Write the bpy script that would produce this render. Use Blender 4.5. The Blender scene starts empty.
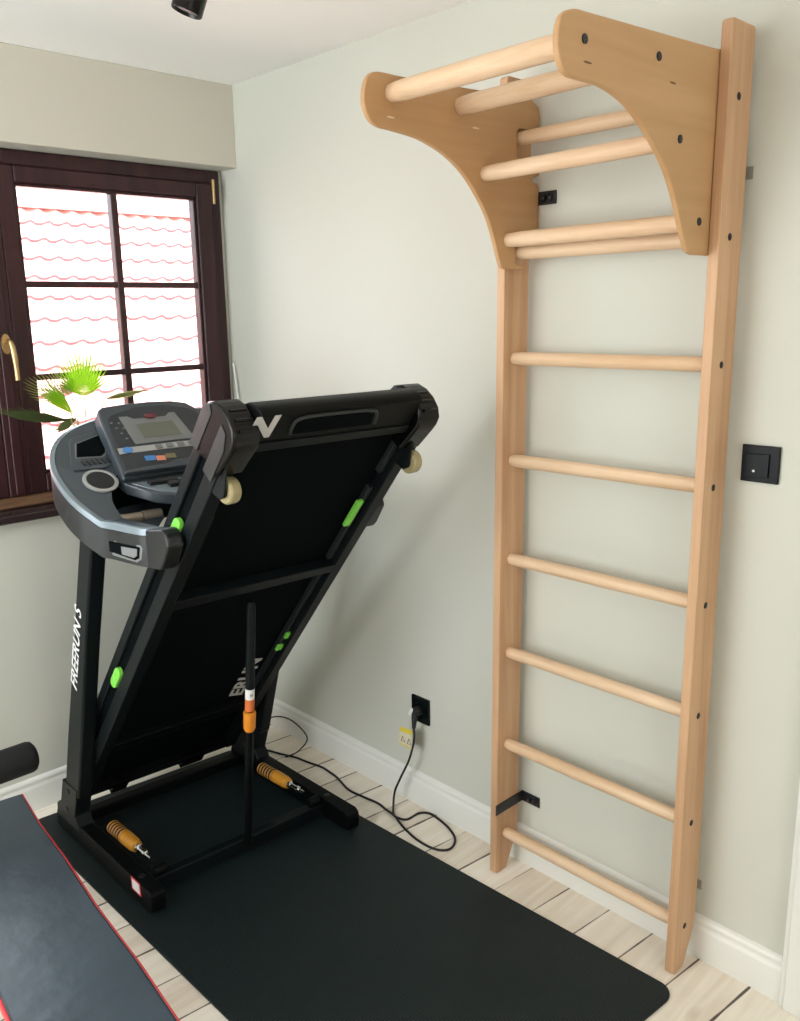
import bpy, bmesh, math, random
from mathutils import Vector, Matrix
random.seed(7)
PI = math.pi
S = bpy.context.scene
COL = S.collection

# ------------------------------------------------------------------ camera
cam_d = bpy.data.cameras.new('camera')
cam = bpy.data.objects.new('camera', cam_d); COL.objects.link(cam)
cam_d.sensor_fit = 'VERTICAL'; cam_d.sensor_height = 36.0
cam_d.lens = 869.47 * 36.0 / 1021.0
cam_d.shift_x = (400 - 389.97) / 1021.0; cam_d.shift_y = 0.0002
cam_d.clip_start = 0.05
R_ = Vector((0.68837, 0.72512, -0.01869)); U_ = Vector((-0.14949, 0.16703, 0.97455)); F_ = Vector((-0.70978, 0.66806, -0.22338))
m = Matrix(((R_.x, U_.x, -F_.x), (R_.y, U_.y, -F_.y), (R_.z, U_.z, -F_.z))).to_4x4()
m.translation = Vector((3.15794, -2.07256, 1.79155))
cam.matrix_world = m
S.camera = cam

# ------------------------------------------------------------------ exposure, sky, sun, window light
S.view_settings.view_transform = 'Standard'
S.view_settings.look = 'None'
S.view_settings.gamma = 1.0
S.view_settings.use_curve_mapping = False
S.view_settings.exposure = 0.84
S.cycles.max_bounces = 10
S.cycles.diffuse_bounces = 6
S.cycles.transparent_max_bounces = 12
S.cycles.caustics_reflective = False
S.cycles.caustics_refractive = False
S.cycles.sample_clamp_indirect = 6.0

w = bpy.data.worlds.new('overcast_sky'); S.world = w; w.use_nodes = True
bg = w.node_tree.nodes['Background']
bg.inputs[0].default_value = (0.86, 0.94, 1.0, 1); bg.inputs[1].default_value = 4.5

def light(name, kind, loc, direction, energy, color=(1, 1, 1), **kw):
    d = bpy.data.lights.new(name, kind); d.energy = energy; d.color = color
    for k, v in kw.items(): setattr(d, k, v)
    o = bpy.data.objects.new(name, d); COL.objects.link(o); o.location = loc
    o.rotation_euler = Vector(direction).to_track_quat('-Z', 'Y').to_euler()
    return o
light('sun', 'SUN', (0, 0, 8), (-0.10, 0.30, -0.95), 5.0, (1, 0.97, 0.93), angle=0.02)
pl = light('window_portal', 'AREA', (-0.09, -0.93, 1.74), (1, 0, 0), 1.0, shape='RECTANGLE', size=1.2, size_y=1.8)
pl.data.cycles.is_portal = True
# daylight of the room's other window, in the wall on the left of the viewer, and an added fill lamp behind the viewer
light('side_window_light', 'AREA', (0.45, -3.60, 1.70), (-0.18, 1, 0.24), 78.0, (0.94, 0.97, 1.0), shape='RECTANGLE', size=2.8, size_y=1.9)
light('back_fill_light', 'AREA', (4.90, -1.9, 1.7), (-1, 0.0, 0.20), 20.0, (1, 0.98, 0.95), shape='RECTANGLE', size=1.6, size_y=1.6)

# ------------------------------------------------------------------ materials
def mat(name, color, rough=0.5, metal=0.0, spec=0.5, noise=None, bump=None, coat=0.0, emis=None):
    M = bpy.data.materials.new(name); M.use_nodes = True
    nt = M.node_tree; b = nt.nodes['Principled BSDF']
    b.inputs['Base Color'].default_value = (*color, 1); b.inputs['Roughness'].default_value = rough
    b.inputs['Metallic'].default_value = metal; b.inputs['Specular IOR Level'].default_value = spec
    b.inputs['Coat Weight'].default_value = coat
    tc = nt.nodes.new('ShaderNodeTexCoord')
    nscale, namt = noise if noise else (6.0, 0.06)
    n = nt.nodes.new('ShaderNodeTexNoise'); n.inputs['Scale'].default_value = nscale; n.inputs['Detail'].default_value = 5
    nt.links.new(tc.outputs['Object'], n.inputs['Vector'])
    mx = nt.nodes.new('ShaderNodeMix'); mx.data_type = 'RGBA'
    mx.inputs[6].default_value = (*[max(0, c * (1 - namt)) for c in color], 1)
    mx.inputs[7].default_value = (*[min(1, c * (1 + namt)) for c in color], 1)
    nt.links.new(n.outputs['Fac'], mx.inputs[0]); nt.links.new(mx.outputs[2], b.inputs['Base Color'])
    if bump:
        bs, ba = bump
        n2 = nt.nodes.new('ShaderNodeTexNoise'); n2.inputs['Scale'].default_value = bs; n2.inputs['Detail'].default_value = 3
        nt.links.new(tc.outputs['Object'], n2.inputs['Vector'])
        bp = nt.nodes.new('ShaderNodeBump'); bp.inputs['Strength'].default_value = ba; bp.inputs['Distance'].default_value = 0.002
        nt.links.new(n2.outputs['Fac'], bp.inputs['Height']); nt.links.new(bp.outputs[0], b.inputs['Normal'])
    return M

def wood(name, light_c, dark_c, axis='Z', scale=1.0, rough=0.5, rings=0.5, loc=(0, 0, 0)):
    M = bpy.data.materials.new(name); M.use_nodes = True
    nt = M.node_tree; N = nt.nodes; L = nt.links; b = N['Principled BSDF']
    b.inputs['Roughness'].default_value = rough; b.inputs['Specular IOR Level'].default_value = 0.35
    tc = N.new('ShaderNodeTexCoord'); mp = N.new('ShaderNodeMapping')
    s = [26 * scale, 26 * scale, 26 * scale]; s['XYZ'.index(axis)] = 1.1 * scale
    mp.inputs['Scale'].default_value = s; mp.inputs['Location'].default_value = loc
    L.new(tc.outputs['Object'], mp.inputs['Vector'])
    n1 = N.new('ShaderNodeTexNoise'); n1.inputs['Scale'].default_value = 1.0; n1.inputs['Detail'].default_value = 4; n1.inputs['Distortion'].default_value = 0.6
    n2 = N.new('ShaderNodeTexNoise'); n2.inputs['Scale'].default_value = 6.0; n2.inputs['Detail'].default_value = 3
    n3 = N.new('ShaderNodeTexNoise'); n3.inputs['Scale'].default_value = 3.0; n3.inputs['Detail'].default_value = 2
    L.new(mp.outputs[0], n1.inputs['Vector']); L.new(mp.outputs[0], n2.inputs['Vector']); L.new(tc.outputs['Object'], n3.inputs['Vector'])
    a = N.new('ShaderNodeMath'); a.operation = 'MULTIPLY_ADD'; a.inputs[1].default_value = 0.35
    L.new(n2.outputs['Fac'], a.inputs[0]); L.new(n1.outputs['Fac'], a.inputs[2])
    a2 = N.new('ShaderNodeMath'); a2.operation = 'MULTIPLY_ADD'; a2.inputs[1].default_value = 0.35
    L.new(n3.outputs['Fac'], a2.inputs[0]); L.new(a.outputs[0], a2.inputs[2])
    r = N.new('ShaderNodeValToRGB'); r.color_ramp.elements[0].position = 0.85 - rings * 0.35; r.color_ramp.elements[1].position = 0.85 + rings * 0.35
    r.color_ramp.elements[0].color = (*dark_c, 1); r.color_ramp.elements[1].color = (*light_c, 1)
    L.new(a2.outputs[0], r.inputs[0]); L.new(r.outputs[0], b.inputs['Base Color'])
    bp = N.new('ShaderNodeBump'); bp.inputs['Strength'].default_value = 0.12; bp.inputs['Distance'].default_value = 0.001
    L.new(n2.outputs['Fac'], bp.inputs['Height']); L.new(bp.outputs[0], b.inputs['Normal'])
    return M

def plaster(name, color, amt=0.02):
    return mat(name, color, rough=0.85, spec=0.2, noise=(1.3, amt), bump=(60, 0.08))

M_wall = plaster('wall_paint', (0.585, 0.595, 0.535))
M_soffit = plaster('beige_wall_paint', (0.60, 0.575, 0.50), 0.04)
M_ceil = plaster('ceiling_paint', (0.90, 0.90, 0.88))
M_white = mat('white_trim_paint', (0.76, 0.765, 0.73), rough=0.4, noise=(2, 0.02))
M_beech = wood('beech_upright', (0.60, 0.375, 0.22), (0.44, 0.245, 0.13), 'Z', rings=0.9)
M_rung = wood('beech_rung', (0.72, 0.53, 0.36), (0.58, 0.38, 0.22), 'X', rings=0.9, rough=0.45)
M_ply = wood('birch_plywood', (0.52, 0.315, 0.155), (0.41, 0.225, 0.095), 'Y', scale=0.35, rings=1.2)
M_plyedge = wood('plywood_edge', (0.66, 0.47, 0.30), (0.50, 0.32, 0.18), 'Y', scale=2.0)
M_black = mat('black_cap', (0.012, 0.012, 0.014), rough=0.5)
M_frame = mat('black_powder_coat', (0.0018, 0.0027, 0.0029), rough=0.45, spec=0.14, bump=(900, 0.1))
M_frame2 = mat('charcoal_frame_edge', (0.0045, 0.0068, 0.0078), rough=0.42, spec=0.16, bump=(900, 0.1))
M_belt = mat('matt_black_board', (0.0020, 0.0032, 0.0037), rough=0.75, spec=0.04)
M_plas = mat('glossy_black_plastic', (0.0022, 0.0024, 0.0028), rough=0.22, spec=0.30)
M_side = mat('grey_side_cover', (0.012, 0.0155, 0.0175), rough=0.42, spec=0.5, bump=(700, 0.1))
M_cons = mat('anthracite_console_plastic', (0.038, 0.050, 0.061), rough=0.34, spec=0.6, bump=(500, 0.05))
M_cons_lo = mat('black_console_underside', (0.0045, 0.0055, 0.0068), rough=0.40, spec=0.5)
M_rimgrey = mat('rim_highlight_and_liner', (0.20, 0.245, 0.28), rough=0.3, metal=0.3)
M_silver = mat('silver_plastic', (0.42, 0.43, 0.43), rough=0.35, metal=0.5)
M_dsilver = mat('dull_silver', (0.20, 0.21, 0.215), rough=0.4, metal=0.4)
M_lcd = mat('lcd_grey_green', (0.125, 0.135, 0.105), rough=0.2)
M_panelface = mat('slate_panel', (0.022, 0.026, 0.033), rough=0.4)
M_green = mat('lime_rubber', (0.19, 0.62, 0.07), rough=0.45)
M_yel = mat('amber_polyurethane', (0.56, 0.25, 0.025), rough=0.35)
M_org = mat('orange_sleeve', (0.72, 0.25, 0.02), rough=0.4)
M_orglab = mat('orange_label', (0.66, 0.16, 0.04), rough=0.5)
M_chrome = mat('chrome', (0.75, 0.75, 0.75), rough=0.15, metal=1.0)
M_brass = mat('brass', (0.60, 0.42, 0.20), rough=0.3, metal=0.9)
M_wheel = mat('cream_wheel', (0.34, 0.29, 0.15), rough=0.25, coat=0.4)
M_beige = mat('steel_grip', (0.42, 0.37, 0.31), rough=0.35, metal=0.3)
M_text = mat('white_print', (0.75, 0.76, 0.76), rough=0.5)
M_gtext = mat('grey_print', (0.50, 0.49, 0.48), rough=0.5)
M_red = mat('red_piping', (0.62, 0.03, 0.04), rough=0.45)
M_bench = mat('black_bench_leather', (0.022, 0.036, 0.050), rough=0.30, noise=(6, 0.45), bump=(13, 1.0), spec=0.6)
M_foam = mat('black_foam', (0.004, 0.005, 0.006), rough=0.8, bump=(300, 0.3))
M_mahog = wood('mahogany_window_frame', (0.050, 0.018, 0.020), (0.018, 0.008, 0.010), 'Z', rings=0.9, rough=0.32)
M_mahog_h = wood('mahogany_cross_rail', (0.050, 0.018, 0.020), (0.018, 0.008, 0.010), 'Y', rings=0.9, rough=0.32)
M_sill = mat('dark_sill', (0.035, 0.022, 0.024), rough=0.15, coat=0.4)
M_cord = mat('black_cable', (0.004, 0.004, 0.005), rough=0.45)
M_switch = mat('black_switch_plastic', (0.0025, 0.0045, 0.0055), rough=0.35, spec=0.15)
M_yellowtag = mat('yellow_tag_print', (0.72, 0.58, 0.06), rough=0.5)
M_tag = mat('cream_tag', (0.68, 0.64, 0.48), rough=0.5)
M_blue = mat('blue_print', (0.06, 0.22, 0.55), rough=0.4)
M_orgprint = mat('salmon_print', (0.65, 0.23, 0.14), rough=0.4)
M_olive = mat('olive_print', (0.16, 0.15, 0.06), rough=0.4)
M_ruby = mat('dark_red_button', (0.12, 0.02, 0.03), rough=0.2)
M_pot = mat('brown_pot', (0.20, 0.10, 0.06), rough=0.6)
M_soil = mat('potting_soil', (0.03, 0.02, 0.012), rough=0.95, bump=(80, 0.8))
M_plate = mat('zinc_plate', (0.26, 0.25, 0.21), rough=0.5)
M_drip = wood('varnished_drip_rail', (0.20, 0.115, 0.065), (0.10, 0.05, 0.03), 'Y', rings=0.9, rough=0.2)
M_stalk = mat('palm_stalk', (0.30, 0.38, 0.16), rough=0.5)

def leafmat(name, c, tc_):
    M = bpy.data.materials.new(name); M.use_nodes = True
    nt = M.node_tree; N = nt.nodes; L = nt.links; b = N['Principled BSDF']
    b.inputs['Roughness'].default_value = 0.45
    t = N.new('ShaderNodeTexCoord'); nz = N.new('ShaderNodeTexNoise'); nz.inputs['Scale'].default_value = 35
    L.new(t.outputs['Object'], nz.inputs['Vector'])
    mx = N.new('ShaderNodeMix'); mx.data_type = 'RGBA'
    mx.inputs[6].default_value = (*[v * 0.75 for v in c], 1); mx.inputs[7].default_value = (*[min(1, v * 1.2) for v in c], 1)
    L.new(nz.outputs['Fac'], mx.inputs[0]); L.new(mx.outputs[2], b.inputs['Base Color'])
    tr = N.new('ShaderNodeBsdfTranslucent'); tr.inputs[0].default_value = (*tc_, 1)
    ms = N.new('ShaderNodeMixShader'); ms.inputs[0].default_value = 0.55
    L.new(b.outputs[0], ms.inputs[1]); L.new(tr.outputs[0], ms.inputs[2]); L.new(ms.outputs[0], N['Material Output'].inputs[0])
    return M
M_leaf = leafmat('bright_palm_leaf', (0.20, 0.42, 0.03), (0.48, 0.90, 0.04))
M_leafd = leafmat('dull_palm_leaf', (0.10, 0.14, 0.05), (0.14, 0.20, 0.06))
M_leafy = leafmat('yellowing_palm_leaf', (0.36, 0.38, 0.16), (0.60, 0.62, 0.25))

def glassmat():
    M = bpy.data.materials.new('window_glass'); M.use_nodes = True
    nt = M.node_tree; N = nt.nodes; L = nt.links; N.remove(N['Principled BSDF'])
    t = N.new('ShaderNodeBsdfTransparent'); t.inputs[0].default_value = (0.97, 0.98, 0.98, 1)
    g = N.new('ShaderNodeBsdfGlossy'); g.inputs['Roughness'].default_value = 0.02
    f = N.new('ShaderNodeFresnel'); f.inputs['IOR'].default_value = 1.45
    ms = N.new('ShaderNodeMixShader'); L.new(f.outputs[0], ms.inputs[0]); L.new(t.outputs[0], ms.inputs[1]); L.new(g.outputs[0], ms.inputs[2])
    L.new(ms.outputs[0], N['Material Output'].inputs[0])
    return M
M_glass = glassmat()

def floormat():
    M = bpy.data.materials.new('whitewashed_floorboards'); M.use_nodes = True
    nt = M.node_tree; N = nt.nodes; L = nt.links; b = N['Principled BSDF']
    def math_(op, a=None, b_=None, c=None):
        n = N.new('ShaderNodeMath'); n.operation = op
        for i, v in enumerate((a, b_, c)):
            if v is None: continue
            if isinstance(v, (int, float)): n.inputs[i].default_value = v
            else: L.new(v, n.inputs[i])
        return n.outputs[0]
    tc = N.new('ShaderNodeTexCoord'); sp = N.new('ShaderNodeSeparateXYZ'); L.new(tc.outputs['Object'], sp.inputs[0])
    W = 0.1455
    u = math_('DIVIDE', math_('SUBTRACT', math_('SUBTRACT', sp.outputs[0], math_('MULTIPLY', sp.outputs[1], 0.10)), 1.6292 - 20 * W), W)
    fr = math_('FRACT', u); idx = math_('FLOOR', u)
    wn = N.new('ShaderNodeTexWhiteNoise'); wn.noise_dimensions = '1D'; L.new(idx, wn.inputs['W'])
    mp = N.new('ShaderNodeMapping'); mp.inputs['Scale'].default_value = (22, 1.3, 1)
    cb = N.new('ShaderNodeCombineXYZ'); L.new(sp.outputs[0], cb.inputs[0]); L.new(sp.outputs[1], cb.inputs[1]); L.new(math_('MULTIPLY', idx, 3.7), cb.inputs[2])
    L.new(cb.outputs[0], mp.inputs[0])
    g = N.new('ShaderNodeTexNoise'); g.inputs['Scale'].default_value = 1.5; g.inputs['Detail'].default_value = 6; g.inputs['Distortion'].default_value = 0.8
    L.new(mp.outputs[0], g.inputs['Vector'])
    n2 = N.new('ShaderNodeTexNoise'); n2.inputs['Scale'].default_value = 4.0; n2.inputs['Detail'].default_value = 4; L.new(tc.outputs['Object'], n2.inputs['Vector'])
    f = math_('ADD', math_('MULTIPLY', g.outputs['Fac'], 0.6), math_('ADD', math_('MULTIPLY', wn.outputs['Value'], 0.22), math_('MULTIPLY', n2.outputs['Fac'], 0.3)))
    r = N.new('ShaderNodeValToRGB'); r.color_ramp.elements[0].position = 0.32; r.color_ramp.elements[1].position = 0.75
    r.color_ramp.elements[0].color = (0.68, 0.585, 0.47, 1); r.color_ramp.elements[1].color = (0.90, 0.85, 0.76, 1)
    L.new(f, r.inputs[0])
    # knots
    vo = N.new('ShaderNodeTexVoronoi'); vo.inputs['Scale'].default_value = 1.0
    mk = N.new('ShaderNodeMapping'); mk.inputs['Scale'].default_value = (5.5, 2.6, 1); L.new(tc.outputs['Object'], mk.inputs[0]); L.new(mk.outputs[0], vo.inputs['Vector'])
    kn = N.new('ShaderNodeMapRange'); kn.inputs[1].default_value = 0.03; kn.inputs[2].default_value = 0.12; kn.inputs[3].default_value = 0.45; kn.inputs[4].default_value = 0.0
    L.new(vo.outputs['Distance'], kn.inputs[0])
    mxk = N.new('ShaderNodeMix'); mxk.data_type = 'RGBA'; mxk.inputs[7].default_value = (0.38, 0.29, 0.22, 1)
    L.new(kn.outputs[0], mxk.inputs[0]); L.new(r.outputs[0], mxk.inputs[6])
    # seams, uneven width
    n3 = N.new('ShaderNodeTexNoise'); n3.inputs['Scale'].default_value = 9; n3.inputs['Detail'].default_value = 4; L.new(tc.outputs['Object'], n3.inputs['Vector'])
    d = math_('MINIMUM', fr, math_('SUBTRACT', 1.0, fr))
    wn2 = N.new('ShaderNodeTexWhiteNoise'); wn2.noise_dimensions = '1D'; L.new(math_('ROUND', u), wn2.inputs['W'])
    wid = math_('ADD', math_('MULTIPLY', wn2.outputs['Value'], 0.016), math_('MULTIPLY', math_('SUBTRACT', n3.outputs['Fac'], 0.40), 0.055))
    sm = N.new('ShaderNodeMapRange'); L.new(math_('SUBTRACT', d, wid), sm.inputs[0]); sm.inputs[1].default_value = -0.004; sm.inputs[2].default_value = 0.012; sm.inputs[3].default_value = 0.95; sm.inputs[4].default_value = 0.0
    mxs = N.new('ShaderNodeMix'); mxs.data_type = 'RGBA'; mxs.inputs[7].default_value = (0.06, 0.04, 0.03, 1)
    L.new(sm.outputs[0], mxs.inputs[0]); L.new(mxk.outputs[2], mxs.inputs[6]); L.new(mxs.outputs[2], b.inputs['Base Color'])
    b.inputs['Roughness'].default_value = 0.5; b.inputs['Specular IOR Level'].default_value = 0.35
    bp = N.new('ShaderNodeBump'); bp.inputs['Strength'].default_value = 0.15; bp.inputs['Distance'].default_value = 0.002
    L.new(g.outputs['Fac'], bp.inputs['Height']); L.new(bp.outputs[0], b.inputs['Normal'])
    return M

def matmat():
    M = bpy.data.materials.new('ribbed_black_rubber'); M.use_nodes = True
    nt = M.node_tree; N = nt.nodes; L = nt.links; b = N['Principled BSDF']
    b.inputs['Base Color'].default_value = (0.0028, 0.0095, 0.0105, 1); b.inputs['Roughness'].default_value = 0.55; b.inputs['Specular IOR Level'].default_value = 0.35
    tc = N.new('ShaderNodeTexCoord'); mp = N.new('ShaderNodeMapping'); mp.inputs['Rotation'].default_value = (0, 0, 0.0)
    L.new(tc.outputs['Object'], mp.inputs[0])
    wv = N.new('ShaderNodeTexWave'); wv.inputs['Scale'].default_value = 42; wv.bands_direction = 'Y'; wv.inputs['Distortion'].default_value = 0.6
    wv.inputs['Detail'].default_value = 2; wv.inputs['Detail Scale'].default_value = 30
    wx = N.new('ShaderNodeTexWave'); wx.inputs['Scale'].default_value = 30; wx.bands_direction = 'X'
    L.new(mp.outputs[0], wv.inputs['Vector']); L.new(mp.outputs[0], wx.inputs['Vector'])
    a = N.new('ShaderNodeMath'); a.operation = 'MULTIPLY_ADD'; a.inputs[1].default_value = 0.5
    L.new(wx.outputs['Fac'], a.inputs[0]); L.new(wv.outputs['Fac'], a.inputs[2])
    bp = N.new('ShaderNodeBump'); bp.inputs['Strength'].default_value = 0.7; bp.inputs['Distance'].default_value = 0.0015
    L.new(a.outputs[0], bp.inputs['Height']); L.new(bp.outputs[0], b.inputs['Normal'])
    return M

# ------------------------------------------------------------------ mesh helpers
class MB:
    def __init__(self): self.bm = bmesh.new()
    def face(self, vs):
        try: return self.bm.faces.new(vs)
        except ValueError: return None
    def box(self, a, b, f=None):
        f = f or (lambda x, y, z: (x, y, z))
        P = [(x, y, z) for x in (a[0], b[0]) for y in (a[1], b[1]) for z in (a[2], b[2])]
        v = [self.bm.verts.new(f(*p)) for p in P]
        for q in ((0, 1, 3, 2), (4, 6, 7, 5), (0, 4, 5, 1), (2, 3, 7, 6), (0, 2, 6, 4), (1, 5, 7, 3)): self.face([v[i] for i in q])
        return self
    def prism(self, poly, h0, h1, f):
        """poly in (u,v), extruded along w from h0 to h1; f(u,v,w) -> world"""
        A = [self.bm.verts.new(f(u, v, h0)) for u, v in poly]; B = [self.bm.verts.new(f(u, v, h1)) for u, v in poly]
        self.face(A[::-1]); self.face(B); n = len(poly)
        for i in range(n): self.face([A[i], A[(i + 1) % n], B[(i + 1) % n], B[i]])
        return self
    def rings(self, rings, cap=True, closed_loop=False):
        V = [[self.bm.verts.new(p) for p in r] for r in rings]; n = len(V[0])
        m_ = len(V)
        for k in range(m_ if closed_loop else m_ - 1):
            A, B = V[k], V[(k + 1) % m_]
            for i in range(n): self.face([A[i], A[(i + 1) % n], B[(i + 1) % n], B[i]])
        if cap and not closed_loop: self.face(V[0][::-1]); self.face(V[-1])
        return self
    def tube(self, pts, r, n=12, closed=False):
        pts = [Vector(p) for p in pts]; out = []
        rr = r if isinstance(r, (list, tuple)) else [r] * len(pts)
        up = None
        for i, p in enumerate(pts):
            if closed: t = (pts[(i + 1) % len(pts)] - pts[i - 1]).normalized()
            else: t = (pts[min(i + 1, len(pts) - 1)] - pts[max(i - 1, 0)]).normalized()
            if up is None: up = Vector((0, 0, 1)) if abs(t.z) < 0.9 else Vector((1, 0, 0))
            s = t.cross(up).normalized(); up = s.cross(t).normalized()
            out.append([p + (s * math.cos(2 * PI * k / n) + up * math.sin(2 * PI * k / n)) * rr[i] for k in range(n)])
        return self.rings(out, closed_loop=closed)
    def lathe(self, origin, axis, prof, n=24):
        """prof: list of (distance along axis, radius)"""
        ax = Vector(axis).normalized(); o = Vector(origin)
        s = ax.cross(Vector((0, 0, 1)) if abs(ax.z) < 0.9 else Vector((1, 0, 0))).normalized(); t = s.cross(ax)
        return self.rings([[o + ax * d + (s * math.cos(2 * PI * k / n) + t * math.sin(2 * PI * k / n)) * max(r, 1e-4) for k in range(n)] for d, r in prof])
    def build(self, name, material, parent=None, bevel=0.0, seg=2, smooth=40, props=None):
        bmesh.ops.recalc_face_normals(self.bm, faces=self.bm.faces[:])
        for fc in self.bm.faces: fc.smooth = True
        me = bpy.data.meshes.new(name)
        off = Vector((0, 0, 0))
        p = parent
        while p is not None: off += p.location; p = p.parent
        if parent is None and self.bm.verts and name not in KEEP_ORIGIN and not name.startswith(('wall', 'window', 'trim', 'baseboard', 'door')):
            xs = [v.co for v in self.bm.verts]
            off = Vector(((min(c.x for c in xs) + max(c.x for c in xs)) / 2, (min(c.y for c in xs) + max(c.y for c in xs)) / 2, min(c.z for c in xs)))
        bmesh.ops.translate(self.bm, verts=self.bm.verts[:], vec=-off)
        self.bm.to_mesh(me); self.bm.free()
        me.materials.append(material)
        me.set_sharp_from_angle(angle=math.radians(smooth))
        o = bpy.data.objects.new(name, me); COL.objects.link(o)
        if parent is not None: o.parent = parent
        else: o.location = off
        if bevel:
            b = o.modifiers.new('bevel', 'BEVEL'); b.width = bevel; b.segments = seg; b.limit_method = 'ANGLE'; b.angle_limit = math.radians(38)
            b.harden_normals = True
        for k, v in (props or {}).items(): o[k] = v
        return o
KEEP_ORIGIN = {'floor', 'ceiling', 'exercise_mat'}
STRUCT = dict(kind='structure')
def thing(name, loc, label, cat, group=None):
    o = bpy.data.objects.new(name, None); COL.objects.link(o); o.location = loc; o.empty_display_size = 0.1
    o['label'] = label; o['category'] = cat
    if group: o['group'] = group
    return o
def tag(o, label, cat, group=None):
    o['label'] = label; o['category'] = cat
    if group: o['group'] = group
    return o
def smooth_path(pts, k=6, closed=False):
    P = [Vector(p) for p in pts]; out = []; n = len(P)
    for i in range(n if closed else n - 1):
        a, b, c, d = (P[(i - 1) % n], P[i], P[(i + 1) % n], P[(i + 2) % n]) if closed else (P[max(i - 1, 0)], P[i], P[i + 1], P[min(i + 2, n - 1)])
        for j in range(k):
            t = j / k
            out.append(0.5 * ((2 * b) + (c - a) * t + (2 * a - 5 * b + 4 * c - d) * t * t + (3 * b - a - 3 * c + d) * t ** 3))
    if not closed: out.append(P[-1])
    return out
def text_mesh(body, name, material, parent, f, size, depth=0.0004, shear=0.25, bold=0.02):
    """flat lettering laid on a surface: f(u, v, w) maps the text plane to the world"""
    cu = bpy.data.curves.new(name, 'FONT'); cu.body = body; cu.size = size; cu.shear = shear; cu.offset = bold * size; cu.space_character = 1.02
    cu.extrude = depth
    to = bpy.data.objects.new(name, cu); COL.objects.link(to)
    dg = bpy.context.evaluated_depsgraph_get()
    me = bpy.data.meshes.new_from_object(to.evaluated_get(dg)); bpy.data.objects.remove(to)
    off = Vector((0, 0, 0)); p = parent
    while p is not None: off += p.location; p = p.parent
    for v in me.vertices: v.co = Vector(f(v.co.x, v.co.y, v.co.z)) - off
    me.name = name; me.materials.clear(); me.materials.append(material)
    o = bpy.data.objects.new(name, me); COL.objects.link(o); o.parent = parent
    return o

# ------------------------------------------------------------------ room shell
H = 2.652; XW = 0.095; X1 = 5.0; Y1 = -3.7
MB().box((-0.16, Y1 - 0.1, -0.08), (X1 + 0.1, 0.12, 0.0)).build('floor', floormat(), props=STRUCT)
MB().box((-0.16, Y1 - 0.1, H), (X1 + 0.1, 0.12, H + 0.1)).build('ceiling', M_ceil, props=STRUCT)
# wall_right carries the ladder; beneath and above the window the window wall stands forward of the glass
MB().box((-0.16, 0.0, 0.0), (X1 + 0.1, 0.12, H)).build('wall_right', M_wall, props=STRUCT)
ww = MB(); ww.box((-0.16, Y1, 0.0), (XW, 0.0, 1.098)); ww.box((-0.16, Y1, 1.098), (XW, -1.88, 2.352)); ww.box((-0.16, -0.018, 1.098), (-0.004, 0.0, 2.352))
ww.build('wall_window', M_wall, props=STRUCT)
MB().box((-0.16, Y1, 2.352), (0.114, 0.0, H)).build('wall_above_window', M_soffit, bevel=0.003, props=STRUCT)
MB().box((-0.16, Y1 - 0.1, 0.0), (X1 + 0.1, Y1, H)).build('wall_left', M_wall, props=STRUCT)
MB().box((X1, Y1, 0.0), (X1 + 0.1, 0.0, H)).build('wall_back', M_wall, props=STRUCT)

bb = [(0, 0), (0.019, 0), (0.019, 0.090), (0.0175, 0.094), (0.0135, 0.100), (0.0125, 0.106), (0.0145, 0.112), (0.0135, 0.118), (0.009, 0.124), (0.0, 0.128)]
MB().prism(bb, 0.114, 2.432, lambda u, v, w: (w, -u, v)).build('baseboard_right', M_white, bevel=0.0008, props=STRUCT)
MB().prism(bb, -0.0, Y1, lambda u, v, w: (XW + u, w, v)).build('baseboard_window', M_white, bevel=0.0008, props=STRUCT)
# door casing at the right edge
dc = MB(); dc.box((2.434, -0.030, 0), (2.525, 0, 2.10)); dc.box((2.447, -0.036, 0), (2.515, -0.03, 2.09)); dc.box((3.40, -0.030, 0), (3.49, 0, 2.10)); dc.box((2.434, -0.032, 2.10), (3.49, 0, 2.19))
dc.build('trim_1', M_white, bevel=0.004, props=STRUCT)
dd = MB(); dd.box((2.525, -0.020, 0.008), (3.40, 0.0, 2.10)); d1 = dd.build('door_1', M_white, bevel=0.003, props=STRUCT)
hd = MB(); hd.lathe((3.31, -0.021, 1.0), (0, -1, 0), [(0, 0.026), (0.006, 0.026), (0.006, 0.010), (0.05, 0.010)]); hd.tube([(3.31, -0.065, 1.0), (3.19, -0.065, 1.0)], 0.009); hd.build('door_handle', M_brass, d1)

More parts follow.
